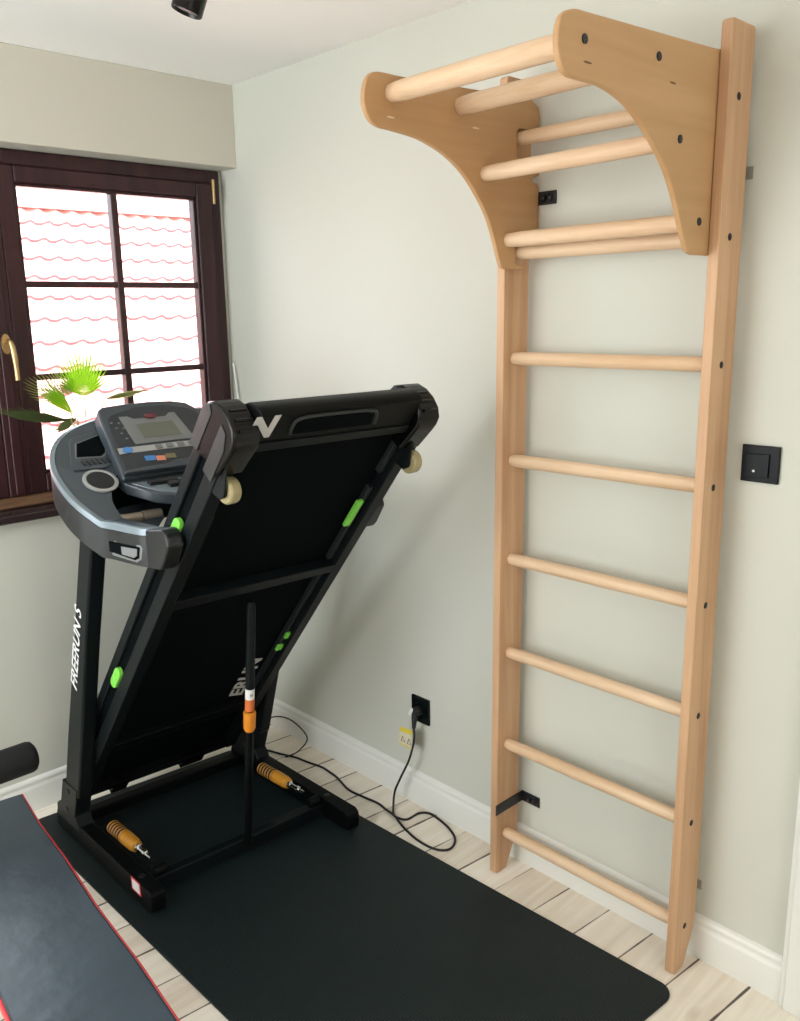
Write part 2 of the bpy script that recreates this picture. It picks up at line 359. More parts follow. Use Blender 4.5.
# ------------------------------------------------------------------ window
wf = MB()
wf.box((-0.06, -0.068, 1.13), (0.012, -0.018, 2.350)); wf.box((-0.06, -1.88, 1.13), (0.012, -1.82, 2.350))
wf.box((-0.06, -1.82, 2.298), (0.012, -0.066, 2.350)); wf.box((-0.06, -1.82, 1.13), (0.012, -0.066, 1.172))
win = wf.build('window_1', M_mahog, bevel=0.006, props=STRUCT)
def sash(y0, y1, name):
    z0, z1 = 1.172, 2.298; g0, g1 = (y0 + 0.062, y1 - 0.068)
    a = MB(); t = 0.030
    a.box((-0.03, y0, z0), (t, g0, z1)); a.box((-0.03, g1, z0), (t, y1, z1))
    a.box((-0.03, g0, z0), (t, g1, z0 + 0.070)); a.box((-0.03, g0, z1 - 0.056), (t, g1, z1))
    s = a.build(name, M_mahog, win, bevel=0.007, seg=3, props=STRUCT)
    b = MB(); gz0, gz1 = z0 + 0.070, z1 - 0.056
    k = 0.010
    b.box((-0.02, g0, gz0), (0.018, g0 + k, gz1)); b.box((-0.02, g1 - k, gz0), (0.018, g1, gz1))
    b.box((-0.02, g0, gz0), (0.018, g1, gz0 + k)); b.box((-0.02, g0, gz1 - k), (0.018, g1, gz1))
    b.build('glazing_bead', M_mahog, s, bevel=0.003, props=STRUCT)
    c = MB(); ym = (g0 + g1) / 2 + 0.012
    c.box((-0.022, ym - 0.013, gz0), (0.016, ym + 0.013, gz1))
    for z in (1.908, 1.585): c.box((-0.020, g0, z - 0.011), (0.013, g1, z + 0.011))
    c.build('glazing_bar', M_mahog_h, s, bevel=0.004, props=STRUCT)
    MB().box((-0.006, g0, gz0), (-0.002, g1, gz1)).build('window_pane', M_glass, s, props=STRUCT)
    return s
sash(-0.906, -0.070, 'window_sash'); sash(-1.80, -0.978, 'window_sash')
# middle meeting stile with its moulding
ms = MB(); ms.box((-0.03, -0.978, 1.172), (0.034, -0.906, 2.298)); ms.box((0.034, -0.958, 1.18), (0.042, -0.926, 2.29)); ms.build('meeting_stile', M_mahog, win, bevel=0.005, seg=3, props=STRUCT)
MB().prism([(0, 0), (0.034, 0.0), (0.044, 0.008), (0.040, 0.026), (0.022, 0.036), (0, 0.040)], -1.82, -0.01, lambda u, v, w_: (0.012 + u, w_, 1.132 + v)).build('drip_rail', M_drip, win, bevel=0.002, props=STRUCT)
hb = MB(); hb.box((0.030, -0.068, 2.222), (0.036, -0.056, 2.314)); hb.tube([(0.037, -0.0635, 2.224), (0.037, -0.0635, 2.312)], 0.005); hb.build('hinge', M_brass, win, props=STRUCT)
hn = MB(); hn.prism([(0.016 * math.cos(a * PI / 12), 0.034 * math.sin(a * PI / 12)) for a in range(24)], 0.042, 0.049, lambda u, v, w_: (w_, -0.938 + u, 1.707 + v))
hn.tube(smooth_path([(0.045, -0.938, 1.715), (0.078, -0.938, 1.716), (0.089, -0.935, 1.700), (0.090, -0.930, 1.65), (0.088, -0.928, 1.585)], 5), [0.009] * 10 + [0.010] * 6 + [0.0085] * 5, 12)
hn.build('window_handle', M_brass, win, props=STRUCT)
MB().prism([(0, 0), (0.132, 0), (0.138, 0.006), (0.138, 0.026), (0.130, 0.032), (0, 0.032)], -1.90, -0.002, lambda u, v, w_: (u - 0.002, w_, 1.099 + v)).build('window_sill', M_sill, win, bevel=0.003, props=STRUCT)
# thin white curtain cord beside the window
tag(MB().tube([(0.028, -0.013, 1.592), (0.040, -0.014, 1.54), (0.072, -0.015, 1.30), (0.085, -0.016, 1.138)], 0.0035, 8).build('window_cord', M_white), 'thin white cord hanging down the corner beside the dark window frame', 'cord')

# ------------------------------------------------------------------ neighbour's roof outside
def roof():
    M = bpy.data.materials.new('sunlit_clay_tile'); M.use_nodes = True
    nt = M.node_tree; N = nt.nodes; L = nt.links; b = N['Principled BSDF']; b.inputs['Roughness'].default_value = 0.8
    tc = N.new('ShaderNodeTexCoord'); nz = N.new('ShaderNodeTexNoise'); nz.inputs['Scale'].default_value = 2.5; nz.inputs['Detail'].default_value = 4
    L.new(tc.outputs['Object'], nz.inputs['Vector'])
    r = N.new('ShaderNodeValToRGB'); r.color_ramp.elements[0].color = (0.66, 0.30, 0.26, 1); r.color_ramp.elements[1].color = (0.78, 0.46, 0.42, 1)
    r.color_ramp.elements[0].position = 0.3; r.color_ramp.elements[1].position = 0.7
    L.new(nz.outputs['Fac'], r.inputs[0]); L.new(r.outputs[0], b.inputs['Base Color'])
    slope = math.radians(33); top = Vector((-5.2, 0, 2.78)); period = 0.165; exposure = 0.31; rows = 13
    ud = Vector((math.cos(slope), 0, -math.sin(slope))); nn = Vector((math.sin(slope), 0, math.cos(slope)))
    mb = MB(); y0, y1 = -3.0, 6.5; ny = int((y1 - y0) / period * 10)
    prev = None
    for rr in range(rows):
        lines = []
        for u, h in ((0.0, 0.0), (0.5, 0.014), (1.0, 0.028), (1.02, 0.0)):
            line = []
            for i in range(ny + 1):
                y = y0 + (y1 - y0) * i / ny
                ph = (y / period) % 1.0
                wave = 0.025 * (math.sin(PI * min(ph / 0.55, 1)) if ph < 0.55 else -0.25 * math.sin(PI * (ph - 0.55) / 0.45))
                line.append(mb.bm.verts.new(top + ud * ((rr + u) * exposure + (0.012 if u == 1.0 else 0) + 0.25 * wave * (u >= 1.0)) + nn * (h + wave) + Vector((0, y, 0))))
            lines.append(line)
        for a, c in zip(lines[:-1], lines[1:]):
            for i in range(ny):
                f_ = mb.face([a[i], a[i + 1], c[i + 1], c[i]])
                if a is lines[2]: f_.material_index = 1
    rt = thing('neighbouring_roof', (-5.0, 1.7, 0.0), 'sunlit clay-tiled roof of the neighbouring house outside the window', 'roof')
    ts = mb.build('tiled_slope', M, rt, smooth=60); ts.data.materials.append(mat('tile_butt_shade', (0.34, 0.13, 0.14), rough=0.9))  # darker butt faces paint in the shade line under each tile row
    # ridge cap tiles, house wall beneath, far slope
    rg = MB()
    for i in range(24):
        y = y0 + i * 0.40
        rg.rings([[Vector((-5.2, y + d * 0.41, 2.775)) + Vector((math.cos(t) * q, 0, math.sin(t) * q * 0.9)) for t in [PI * j / 8 for j in range(9)]] for d, q in ((0, 0.125), (1, 0.105))], cap=True)
    rg.build('ridge_tiles', M, rt)
    e = top + ud * (rows * exposure)
    MB().box((e.x - 6.4, y0, -3.0), (e.x - 0.35, y1, e.z - 0.12)).build('house_wall', plaster('render_white', (0.75, 0.72, 0.68)), rt)
    MB().prism([(-5.2, 2.72), (e.x - 0.02, e.z - 0.07), (e.x - 0.05, e.z - 0.13), (-8.3, e.z - 0.13)], y0, y1, lambda u, v, w_: (u, w_, v)).build('roof_body', M, rt)
roof()

# ------------------------------------------------------------------ exercise mat
def rrect(x0, x1, y0, y1, r, n=6):
    P = []
    for cx, cy, a0 in ((x1 - r, y1 - r, 0), (x0 + r, y1 - r, 90), (x0 + r, y0 + r, 180), (x1 - r, y0 + r, 270)):
        for k in range(n + 1):
            a = math.radians(a0 + 90 * k / n); P.append((cx + r * math.cos(a), cy + r * math.sin(a)))
    return P
mt = MB()
def matf(u, v, w_):
    t = (u - 0.18) / 1.98; s_ = (v + 1.058) / 0.832
    y = (1 - s_) * (-1.108 + 0.030 * t) + s_ * (-0.252 + 0.076 * t)
    return (u + 0.088 * (v + 1.05), y, w_)
mt.prism(rrect(0.182, 2.158, -1.058, -0.226, 0.05, 8), 0.0005, 0.0075, matf)
tag(mt.build('exercise_mat', matmat(), bevel=0.0025), 'black ribbed rubber floor mat with rounded corners lying under the treadmill', 'mat')

# ------------------------------------------------------------------ wall bars
XL, XR = 1.5511, 2.1911; TH = 0.0265; YF = -0.1306; YB = -0.0216; YR = -0.0831
bars = thing('gymnastics_ladder', ((XL + XR) / 2, -0.09, 0), 'tall beech wood gymnastics ladder with eight round rungs fixed to the wall', 'ladder')
foot = [(YF, 0.004), (YF - 0.0, 2.384), (YF + 0.006, 2.391), (YB - 0.004, 2.391), (YB, 2.386), (YB, 0.125), (-0.030, 0.100), (-0.070, 0.012), (-0.078, 0.0), (YF + 0.008, 0.0)]
rz = [0.134, 0.4494, 0.7585, 1.0587, 1.3595, 1.6542, 1.9426, 2.2392]
def lean(z): return 0.014 * (1 - z / 2.391)
for x0 in (XL, XR - TH):
    up = MB().prism([(u_, v_) for u_, v_ in foot], x0, x0 + TH, lambda u, v, w_: (w_ - (lean(v) if x0 < 1.8 else 0), u, v)).build('upright', M_beech, bars, bevel=0.0035, seg=2)
    ox = x0 + TH if x0 > 1.8 else x0
    sg = 1 if x0 > 1.8 else -1
    for z in rz:
        MB().lathe((ox - sg * 0.002 - (lean(z) if sg < 0 else 0), YR, z), (sg, 0, 0), [(0, 0.0085), (0.003, 0.0085), (0.0042, 0.0065), (0.0045, 0.001)], 16).build('screw_cap', M_black, up)
for z in rz:
    MB().lathe((XL + TH - 0.004 - lean(z), YR, z), (1, 0, 0), [(0, 0.016), (0.010, 0.0175), (0.03, 0.0185), (0.29, 0.0190), (0.56, 0.0185), (0.585, 0.0175), (XR - XL - 2 * TH + 0.008 + lean(z), 0.016)], 24).build('rung', M_rung, bars)
def bracket(x, sgn, z, arm=True):
    b = MB()
    y0 = -0.137 if arm else -0.10
    b.box((x, y0, z - 0.018), (x + sgn * 0.003, 0, z + 0.018)); b.box((x, -0.004, z - 0.018), (x + sgn * 0.072, -0.0008, z + 0.018))
    o = b.build('wall_bracket', M_black, bars, bevel=0.001)
    for dx in (0.030, 0.052):
        MB().lathe((x + sgn * dx, -0.004, z + 0.0), (0, -1, 0), [(0, 0.010), (0.004, 0.010), (0.009, 0.007), (0.011, 0.001)], 12).build('bracket_screw', M_cord, o)
bracket(XL + TH - 0.012, 1, 0.233); bracket(XL + TH, 1, 2.090, False)
for z_, e_ in ((2.073, 0.007), (0.205, 0.002)): MB().box((XR - 0.06, -0.004, z_), (XR + e_, -0.0008, z_ + 0.028)).build('wall_plate', M_plate, bars, bevel=0.001)

# pull-up attachment hooked on the ladder
pull = thing('pull_up_attachment', (1.87, -0.25, 1.90), 'birch plywood pull-up bar attachment with curved side panels hung on top of the ladder', 'pull-up bar')
def dense(poly): return [(p.x, p.y) for p in smooth_path([(a, b, 0) for a, b in poly], 4)]
PT = 0.015
curve_L = dense([(-0.176, 1.924), (-0.200, 1.982), (-0.228, 2.035), (-0.271, 2.086), (-0.321, 2.130), (-0.379, 2.162), (-0.440, 2.183), (-0.502, 2.196), (-0.586, 2.203), (-0.620, 2.205), (-0.648, 2.216), (-0.664, 2.240), (-0.667, 2.265), (-0.660, 2.296), (-0.645, 2.315), (-0.617, 2.323), (-0.560, 2.3235)])
slot1 = [(0.0, 2.222), (YR - 0.010, 2.222), (YR - 0.023, 2.236), (YR - 0.023, 2.175), (YR - 0.010, 2.170), (-0.035, 2.170)]
curve_L = [(y_ + 0.012 * min(1, max(0, (-0.3 - y_) / 0.3)), z_) for y_, z_ in curve_L]
poly_L = [(-0.152, 1.898), (-0.166, 1.904)] + curve_L + [(-0.338, 2.331), (-0.06, 2.341), (-0.030, 2.336), (-0.012, 2.322), (-0.006, 2.300),
          (-0.006, 2.262), (YR - 0.012, 2.262), (YR - 0.022, 2.254), (YR - 0.022, 2.190), (YR - 0.006, 2.184), (-0.006, 2.184), (-0.006, 2.150), (-0.034, 2.142), (-0.034, 2.132), (-0.014, 2.129), (-0.006, 2.118),
          (-0.006, 1.966), (YR - 0.012, 1.966), (YR - 0.022, 1.958), (YR - 0.022, 1.915), (-0.062, 1.905), (-0.075, 1.898)]
pL = MB().prism(poly_L, XL + TH + 0.0008, XL + TH + PT, lambda u, v, w_: (w_, u, v)).build('side_panel', M_ply, pull, bevel=0.004, seg=2, smooth=30)
curve_R = dense([(-0.232, 1.923), (-0.258, 1.962), (-0.285, 2.008), (-0.320, 2.053), (-0.361, 2.091), (-0.440, 2.143), (-0.514, 2.177), (-0.591, 2.193), (-0.653, 2.194), (-0.697, 2.195), (-0.718, 2.209), (-0.730, 2.235), (-0.730, 2.265), (-0.718, 2.291), (-0.684, 2.306), (-0.640, 2.309)])
curve_R = [(y_ + 0.018 * min(1, max(0, (-0.2 - y_) / 0.3)), z_) for y_, z_ in curve_R]
poly_R = [(-0.150, 1.902), (-0.195, 1.902), (-0.218, 1.908)] + curve_R + [(-0.140, 2.332), (-0.06, 2.341), (-0.030, 2.336), (-0.012, 2.322), (-0.006, 2.300),
          (-0.006, 2.262), (YR - 0.012, 2.262), (YR - 0.022, 2.254), (YR - 0.022, 2.190), (YR - 0.006, 2.184), (-0.006, 2.184), (-0.006, 1.966), (YR - 0.012, 1.966), (YR - 0.022, 1.958), (YR - 0.022, 1.912), (-0.075, 1.902)]
xr0, xr1 = XR - TH - PT, XR - TH - 0.0008
pR = MB().prism(poly_R, xr0, xr1, lambda u, v, w_: (w_, u, v)).build('side_panel', M_ply, pull, bevel=0.004, seg=2, smooth=30)
for (yl, zl), (yr, zr) in zip([(-0.569, 2.282), (-0.332, 2.286), (-0.238, 2.135), (-0.141, 1.974)], [(-0.635, 2.262), (-0.379, 2.276), (-0.280, 2.133), (-0.178, 1.973)]):
    a = Vector((XL + TH + PT - 0.003, yl, zl)); c = Vector((xr0 + 0.003, yr, zr)); Ln = (c - a).length; q_ = 1.15 if zl > 2.2 else 1.0
    MB().lathe(a, c - a, [(0, 0.0175 * q_), (0.012, 0.0185 * q_), (0.05, 0.0200 * q_), (Ln / 2, 0.0205 * q_), (Ln - 0.05, 0.0200 * q_), (Ln - 0.012, 0.0185 * q_), (Ln, 0.0175 * q_)], 24).build('grip_bar', M_rung, pull)
    MB().lathe((xr1 - 0.001, yr, zr), (1, 0, 0), [(0, 0.0088), (0.003, 0.0088), (0.0038, 0.006), (0.004, 0.001)], 16).build('screw_cap', M_black, pR)
def slotmark(x, y, z, par, mt_, s=1):
    MB().prism([(0.013 * math.cos(a * PI / 8), 0.0019 * math.sin(a * PI / 8)) for a in range(16)], -0.0006, 0.0006, lambda u, v, w_: (x + w_, y + u, z + v)).build('strap_slot', mt_, par)
M_slotlit = mat('slot_lit_wood', (0.72, 0.60, 0.46), rough=0.5); M_slotshade = mat('slot_shaded_wood', (0.16, 0.075, 0.03), rough=0.7)  # slot light and shade painted as colour: lit left, shaded right
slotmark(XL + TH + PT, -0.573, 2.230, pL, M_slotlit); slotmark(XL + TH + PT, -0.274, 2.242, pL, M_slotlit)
slotmark(xr1, -0.623, 2.225, pR, M_slotshade); slotmark(xr1, -0.320, 2.236, pR, M_slotshade)

# ------------------------------------------------------------------ treadmill, folded up
YC = -0.6575
tm = thing('folded_treadmill', (0.65, YC, 0.008), 'black folded treadmill standing on the rubber mat with its running deck tilted up', 'treadmill')
SH = 0.07
def T(l, y, z): return (l + SH * (y + 0.9775), y, z)
def D(s, y, n): return T(0.917 + 0.623 * s + 0.782 * n, y, 0.812 + 0.782 * s - 0.623 * n)
def mir(y): return 2 * YC - y
def mird(y): return -1.335 - y
ZB = 0.008
for k, y0 in enumerate((-1.036, -0.330)):
    ex = 0.0 if k == 0 else 0.045
    ft = MB().prism([(0.285, ZB + 0.004), (0.282, ZB + 0.050), (0.292, ZB + 0.074), (0.315, ZB + 0.080), (0.955 + ex, ZB + 0.080), (0.970 + ex, ZB + 0.070), (0.974 + ex, ZB + 0.050), (0.970 + ex, ZB + 0.010), (0.955 + ex, ZB + 0.004)], y0, y0 + 0.050, lambda u, v, w_: T(u, w_, v)).build('foot_rail', M_frame, tm, bevel=0.005)
    for l in (0.31, 0.93 + ex): MB().lathe(T(l, y0 + 0.025, ZB), (0, 0, 1), [(0, 0.019), (0.006, 0.019)], 16).build('rubber_foot', M_black, ft)
    MB().lathe(T(0.87, y0 + 0.025, ZB + 0.079), (0, 0, 1), [(0, 0.011), (0.003, 0.010), (0.004, 0.001)], 16).build('plug_cap', M_black, ft)
    if k == 0:
        MB().box((0.846, -1.0368, 0.045), (0.904, -1.0359, 0.091)).build('warning_label', M_red, ft, props=dict(label='small label with a red border'))
        MB().box((0.852, -1.0374, 0.051), (0.898, -1.0366, 0.085)).build('warning_label_face', M_text, ft)
    # socket that carries the upright
    sk = MB().prism([(0.300, ZB + 0.06), (0.306, 0.115), (0.345, 0.140), (0.380, 0.235), (0.497, 0.235), (0.455, 0.12), (0.480, 0.085), (0.475, ZB + 0.06)], y0 - 0.003, y0 + 0.053, lambda u, v, w_: T(u, w_, v)).build('upright_socket', M_frame2, tm, bevel=0.005)
    for l, z in ((0.395, 0.125), (0.425, 0.205)):
        MB().lathe(T(l, y0 - 0.003, z), (0, -1, 0), [(0, 0.009), (0.004, 0.008), (0.005, 0.001)], 12).build('bolt', M_black, sk)
    ur = MB().prism([(0.388, 0.20), (0.495, 0.20), (0.568, 0.43), (0.690, 0.83), (0.800, 1.16), (0.718, 1.16), (0.596, 0.805), (0.458, 0.415)], y0, y0 + 0.050, lambda u, v, w_: T(u, w_, v)).build('upright', M_frame2, tm, bevel=0.009, seg=3)
    if k == 0:
        u_ = Vector((0.32, 0, 0.947)); v_ = Vector((-0.947, 0, 0.32)); o_ = Vector(T(0.588, -1.0368, 0.620))
        text_mesh('FREERUN S', 'lettering', M_text, ur, lambda a, b, c: o_ + u_ * a * 1.0 + v_ * (b + 0.008) + Vector((0, -c, 0)), 0.062, shear=0.3, bold=0.012)['label'] = 'white FREERUN S lettering'
for l0, l1, z0, z1, nm in ((0.305, 0.352, 0.014, 0.056, 'rear_cross_tube'), (0.842, 0.880, 0.022, 0.066, 'front_cross_tube')):
    MB().box((l0, -0.990, z0), (l1, mir(-0.990), z1), T).build(nm, M_frame2 if l0 > 0.5 else M_frame, tm, bevel=0.006)
# amber spring bumpers
for y in (-0.952, mir(-0.952)):
    a = Vector(T(0.545, y, 0.090)); b = Vector(T(0.775, y, 0.096)); ax = (b - a).normalized()
    prof = [(0, 0.013), (0.004, 0.019)]
    d = 0.006
    for k in range(6):
        prof += [(d, 0.0215), (d + 0.004, 0.0232), (d + 0.0075, 0.0215), (d + 0.008, 0.017), (d + 0.0155, 0.017)]; d += 0.016
    prof += [(d, 0.0236), (d + 0.055, 0.0228), (d + 0.075, 0.019), (d + 0.079, 0.012)]
    sp = MB().lathe(a, ax, prof, 24).build('spring_bumper', M_yel, tm, smooth=30)
    tot = d + 0.079
    pit = MB()
    for k in range(5):
        dd_ = 0.006 + 0.016 * k + 0.0082; pit.lathe(a + ax * dd_, ax, [(0, 0.0228), (0.0080, 0.0228)], 24)
    pit.build('spring_groove', M_black, sp)
    MB().lathe(a + ax * tot, ax, [(0, 0.013), (0.010, 0.013), (0.012, 0.008), (0.045, 0.008), (0.047, 0.011), (0.058, 0.011), (0.060, 0.006), (0.090, 0.006)], 16).build('chrome_rod', M_chrome, sp)
    MB().lathe(Vector(T(0.872, y - 0.02, 0.085)), (0, 1, 0), [(0, 0.014), (0.002, 0.017), (0.038, 0.017), (0.04, 0.014)], 16).build('rod_clevis', M_frame, sp)

# deck rails
def rail(side):
    y = (lambda v: v) if side == 0 else mird
    def pr(s0, s1, ya, yb, n0, n1): return MB().box((s0, min(y(ya), y(yb)), n0), (s1, max(y(ya), y(yb)), n1), D)
    fr = pr(-0.89, 0.90, -0.9775, -0.9375, -0.046, 0.0).build('deck_rail', M_frame2, tm, bevel=0.004)
    pr(-0.86, 0.88, -0.967, -0.935, -0.086, -0.046).build('rail_groove', M_belt, fr)
    pr(-0.50, 0.90, -0.9775, -0.905, -0.118, -0.084).build('side_rail_cover', M_frame2, fr, bevel=0.006)
    yi = (-0.937, -0.915) if side == 0 else (-0.935, -0.918)
    q_ = MB()
    for s0, s1 in ((-0.50, 0.20), (0.27, 0.60), (0.66, 0.79)): q_.box((s0, min(y(yi[0]), y(yi[1])), -0.045), (s1, max(y(yi[0]), y(yi[1])), -0.020), D)
    q_.build('inner_strip', M_side if side else M_frame, fr, bevel=0.002)
    for k, s in enumerate((0.50, -0.185)):
        L2 = 0.052 if k == 0 else 0.047
        if side == 0:
            w0, w1, n_ = -0.985, -0.970, -0.064
            pad = MB().prism([(s + (L2 - 0.02) * sg + 0.018 * math.cos(a), n_ + 0.017 * math.sin(a)) for sg, a0 in ((1, -90), (-1, 90)) for a in [math.radians(a0 + t * 30) for t in range(7)]], w0, w1, lambda u, v, w_: D(u, w_, v)).build('cushion_pad', M_green, fr, bevel=0.003)
            hl = MB()
            for j in (-1, 0, 1): hl.box((s + j * 0.022 - 0.006, -0.9858, n_ - 0.009), (s + j * 0.022 + 0.005, -0.9845, n_ + 0.009), D)
            hl.build('pad_rib', M_green, pad, bevel=0.002)
        else:
            for q0, q1, ya, yb in (((0.44, 0.55, -0.440, -0.416),) if k == 0 else ((-0.155, -0.125, -0.412, -0.392), (-0.225, -0.195, -0.418, -0.396))):
                MB().box((q0, ya, -0.024), (q1, yb, -0.012), D).build('cushion_pad', M_green, fr, bevel=0.003)
    return fr
rail(0); rail(1)
# end caps of the rails
def end_cap(side):
    y = (lambda v: v) if side == 0 else mird
    cap = lambda s_: 0.765 + 0.77 * (s_ - 0.785)
    P = [(0.785, -0.126), (0.930, -0.128), (0.965, -0.122), (0.992, -0.100), (1.004, -0.068), (1.003, -0.034), (0.990, -0.004), (0.965, 0.016), (0.935, 0.020), (0.905, 0.018), (0.800, 0.006), (0.800, -0.050), (0.785, -0.090)]
    P = [(cap(a_), b_) for a_, b_ in P]
    ya, yb = y(-0.986), y(-0.912)
    c = MB().prism(P, min(ya, yb), max(ya, yb), lambda u, v, w_: D(u, w_, v)).build('end_cap', M_plas, tm, bevel=0.010, seg=3)
    # satin grey outer cheek
    yo = y(-0.9862)
    g = MB(); sgn = -1 if side == 0 else 1
    g.prism([(0.790, -0.124), (0.930, -0.126), (0.960, -0.120), (0.975, -0.105), (0.955, -0.088), (0.80, -0.088)], min(yo, yo + sgn * 0.002), max(yo, yo + sgn * 0.002), lambda u, v, w_: D(cap(u), w_, v))
    g.prism([(0.770, -0.044), (0.770, -0.003), (0.905, -0.002), (0.955, -0.018), (0.966, -0.044)], min(yo, yo + sgn * 0.002), max(yo, yo + sgn * 0.002), lambda u, v, w_: D(cap(u), w_, v))
    g.build('cheek_plate', M_side, c, bevel=0.001)
    rb = MB()
    for s_, n_ in ((0.990, -0.085), (0.999, -0.055), (0.997, -0.025), (0.985, 0.002)):
        rb.tube([D(cap(s_) + 0.002, y(-0.970), n_), D(cap(s_) + 0.002, y(-0.925), n_)], 0.0045, 8)
    rb.build('cap_rib', M_plas, c)
    for s_ in (0.830, 0.868): MB().lathe(D(s_, y(-0.965), 0.0 if s_ < 0.85 else 0.012), Vector((0.782, 0, -0.623)), [(0, 0.0055), (0.003, 0.005), (0.0035, 0.001)], 12).build('screw', M_chrome, c)
end_cap(0); end_cap(1)
Y0i, Y1i = -0.915, mird(-0.915)
rc = MB().prism([(0.862, -0.090), (0.915, -0.090), (0.940, -0.070), (0.954, -0.040), (0.956, -0.022), (0.950, -0.010), (0.862, -0.010)], Y0i, Y1i, lambda u, v, w_: D(u, w_, v)).build('roller_cover', M_frame, tm, bevel=0.004)
arch = smooth_path([D(0.884, -0.815, -0.008), D(0.920, -0.816, -0.008), D(0.936, -0.790, -0.008), D(0.938, -0.70, -0.008), D(0.936, -0.60, -0.008), D(0.925, -0.567, -0.008), D(0.885, -0.555, -0.008)], 5)
MB().tube(arch, 0.0045, 8).build('handle_recess_rim', M_side, rc)
MB().prism([(0.880, -0.806), (0.915, -0.806), (0.928, -0.786), (0.930, -0.60), (0.918, -0.575), (0.882, -0.565)], -0.012, -0.0085, lambda u, v, w_: D(u, v, w_)).build('handle_recess', M_belt, rc)
text_mesh('N', 'logo_letter', M_gtext, rc, lambda a, b, c: D(0.884 + b, -0.938 + a, -0.0094 + c), 0.090, shear=0.12, bold=0.05)
MB().box((0.835, Y0i - 0.01, -0.030), (0.862, Y1i + 0.01, -0.006), D).build('end_cross_member', M_frame2, tm, bevel=0.003)
pn = MB().box((-0.88, Y0i - 0.02, -0.110), (0.86, Y1i + 0.02, -0.036), D).build('underside_board', M_belt, tm)
text_mesh('ERUN', 'logo_lettering', M_gtext, pn, lambda a, b, c: D(-0.532 + a * 1.12, -0.436 - b, -0.0350 + c), 0.084, shear=0.3, bold=0.03)['label'] = 'grey diagonal lettering'
cm = MB().box((0.222, -0.94, -0.036), (0.262, mird(-0.94), 0.0), D).build('middle_cross_member', M_frame2, tm, bevel=0.004)
MB().box((-0.60, -0.94, -0.036), (-0.545, mird(-0.94), -0.008), D).build('lower_cross_member', M_frame, tm, bevel=0.004)
MB().box((-0.893, -0.94, -0.05), (-0.86, mird(-0.94), -0.004), D).build('hinge_cross_member', M_frame, tm, bevel=0.004)
for ya, yb in ((-0.852, -0.792), (-0.575, -0.482)): MB().box((-0.945, ya, -0.035), (-0.86, yb, -0.008), D).build('hinge_tab', M_frame, tm, bevel=0.003)
MB().prism([(-0.88, -0.110), (-0.40, -0.110), (-0.42, -0.165), (-0.50, -0.200), (-0.82, -0.215), (-0.88, -0.190)], -0.90, mird(-0.90), lambda u, v, w_: D(u, w_, v)).build('motor_hood', M_side, tm, bevel=0.012, seg=3)
# transport wheels at the deck end
for side in (0, 1):
    y = (lambda v: v) if side == 0 else mird
    sgn = 1 if side == 0 else -1
    yw = -0.945 if side == 0 else mird(-0.965)
    br = MB().prism([(0.84, 0.0), (0.765, 0.036), (0.745, 0.044), (0.727, 0.034), (0.718, 0.0)], yw - 0.030, yw - 0.024, lambda u, v, w_: D(u, w_, v))
    b_ = br.build('wheel_bracket', M_frame2, tm, bevel=0.002)
    c0 = Vector(D(0.745, yw - 0.020, 0.024))
    wh = MB().lathe(c0, (0, 1, 0), [(0, 0.014), (0.001, 0.030), (0.006, 0.034), (0.026, 0.034), (0.032, 0.031), (0.033, 0.012)], 28).build('transport_wheel', M_wheel, tm, bevel=0.001)
    MB().lathe(c0 + Vector((0, -0.004, 0)), (0, 1, 0), [(0, 0.012), (0.002, 0.016), (0.040, 0.016), (0.042, 0.010)], 16).build('wheel_hub', M_frame, wh)
# gas strut
a = Vector((1.040, -0.664, 0.945)); b = Vector((0.925, -0.655, 0.060)); ax = b - a; Ls = ax.length; ax.normalize()
gs = MB().lathe(a, ax, [(0, 0.004), (0.002, 0.010), (0.02, 0.0145), (0.38, 0.0145), (0.385, 0.010), (0.43, 0.011), (0.44, 0.011), (Ls, 0.011)], 20).build('gas_strut', M_frame2, tm)
MB().lathe(a + ax * 0.300, ax, [(0, 0.0148), (0.036, 0.0148)], 20).build('strut_label', M_text, gs)
MB().lathe(a + ax * 0.336, ax, [(0, 0.0149), (0.042, 0.0149)], 20).build('strut_label_orange', M_orglab, gs)
MB().lathe(a + ax * 0.384, ax, [(0, 0.016), (0.003, 0.0200), (0.060, 0.0190), (0.070, 0.014)], 20).build('strut_sleeve', M_org, gs)
MB().lathe(a + ax * 0.452, ax, [(0, 0.0135), (Ls - 0.452, 0.0135)], 16).build('strut_lower_tube', M_frame, gs)
text_mesh('H', 'strut_label_mark', M_black, gs, lambda u, v, w_: a + ax * (0.326 - v) + Vector((math.cos(-0.55 + u * 50) * 0.0152, math.sin(-0.55 + u * 50) * 0.0152, 0)), 0.016, depth=0.0, shear=0.0)

# console shell: U shaped, open towards the user
YK = -0.6775
def zt(l): return 1.25 + 0.6 * max(0.0, 0.95 - l)
outer = [(1.136, -0.990), (1.132, -1.015), (1.108, -1.034), (1.054, -1.046), (0.980, -1.058), (0.928, -1.078), (0.882, -1.096), (0.830, -1.106), (0.758, -1.104), (0.700, -1.086), (0.648, -1.050), (0.604, -0.994), (0.573, -0.915), (0.557, -0.83), (0.550, YK)]
inner = [(1.128, -0.986), (1.050, -1.000), (0.975, -1.008), (0.905, -1.006), (0.868, -0.994), (0.825, -0.970), (0.795, -0.93), (0.785, YK)]
def mk(poly): return poly + [(l, 2 * YK - y) for l, y in poly[-2::-1]]
def dens(poly, k=4): return [(p.x, p.y) for p in smooth_path([(a_, b_, 0) for a_, b_ in poly], k)]
od = dens(outer); idn = dens(inner, 3)
OU = mk(od); IN = mk(idn)
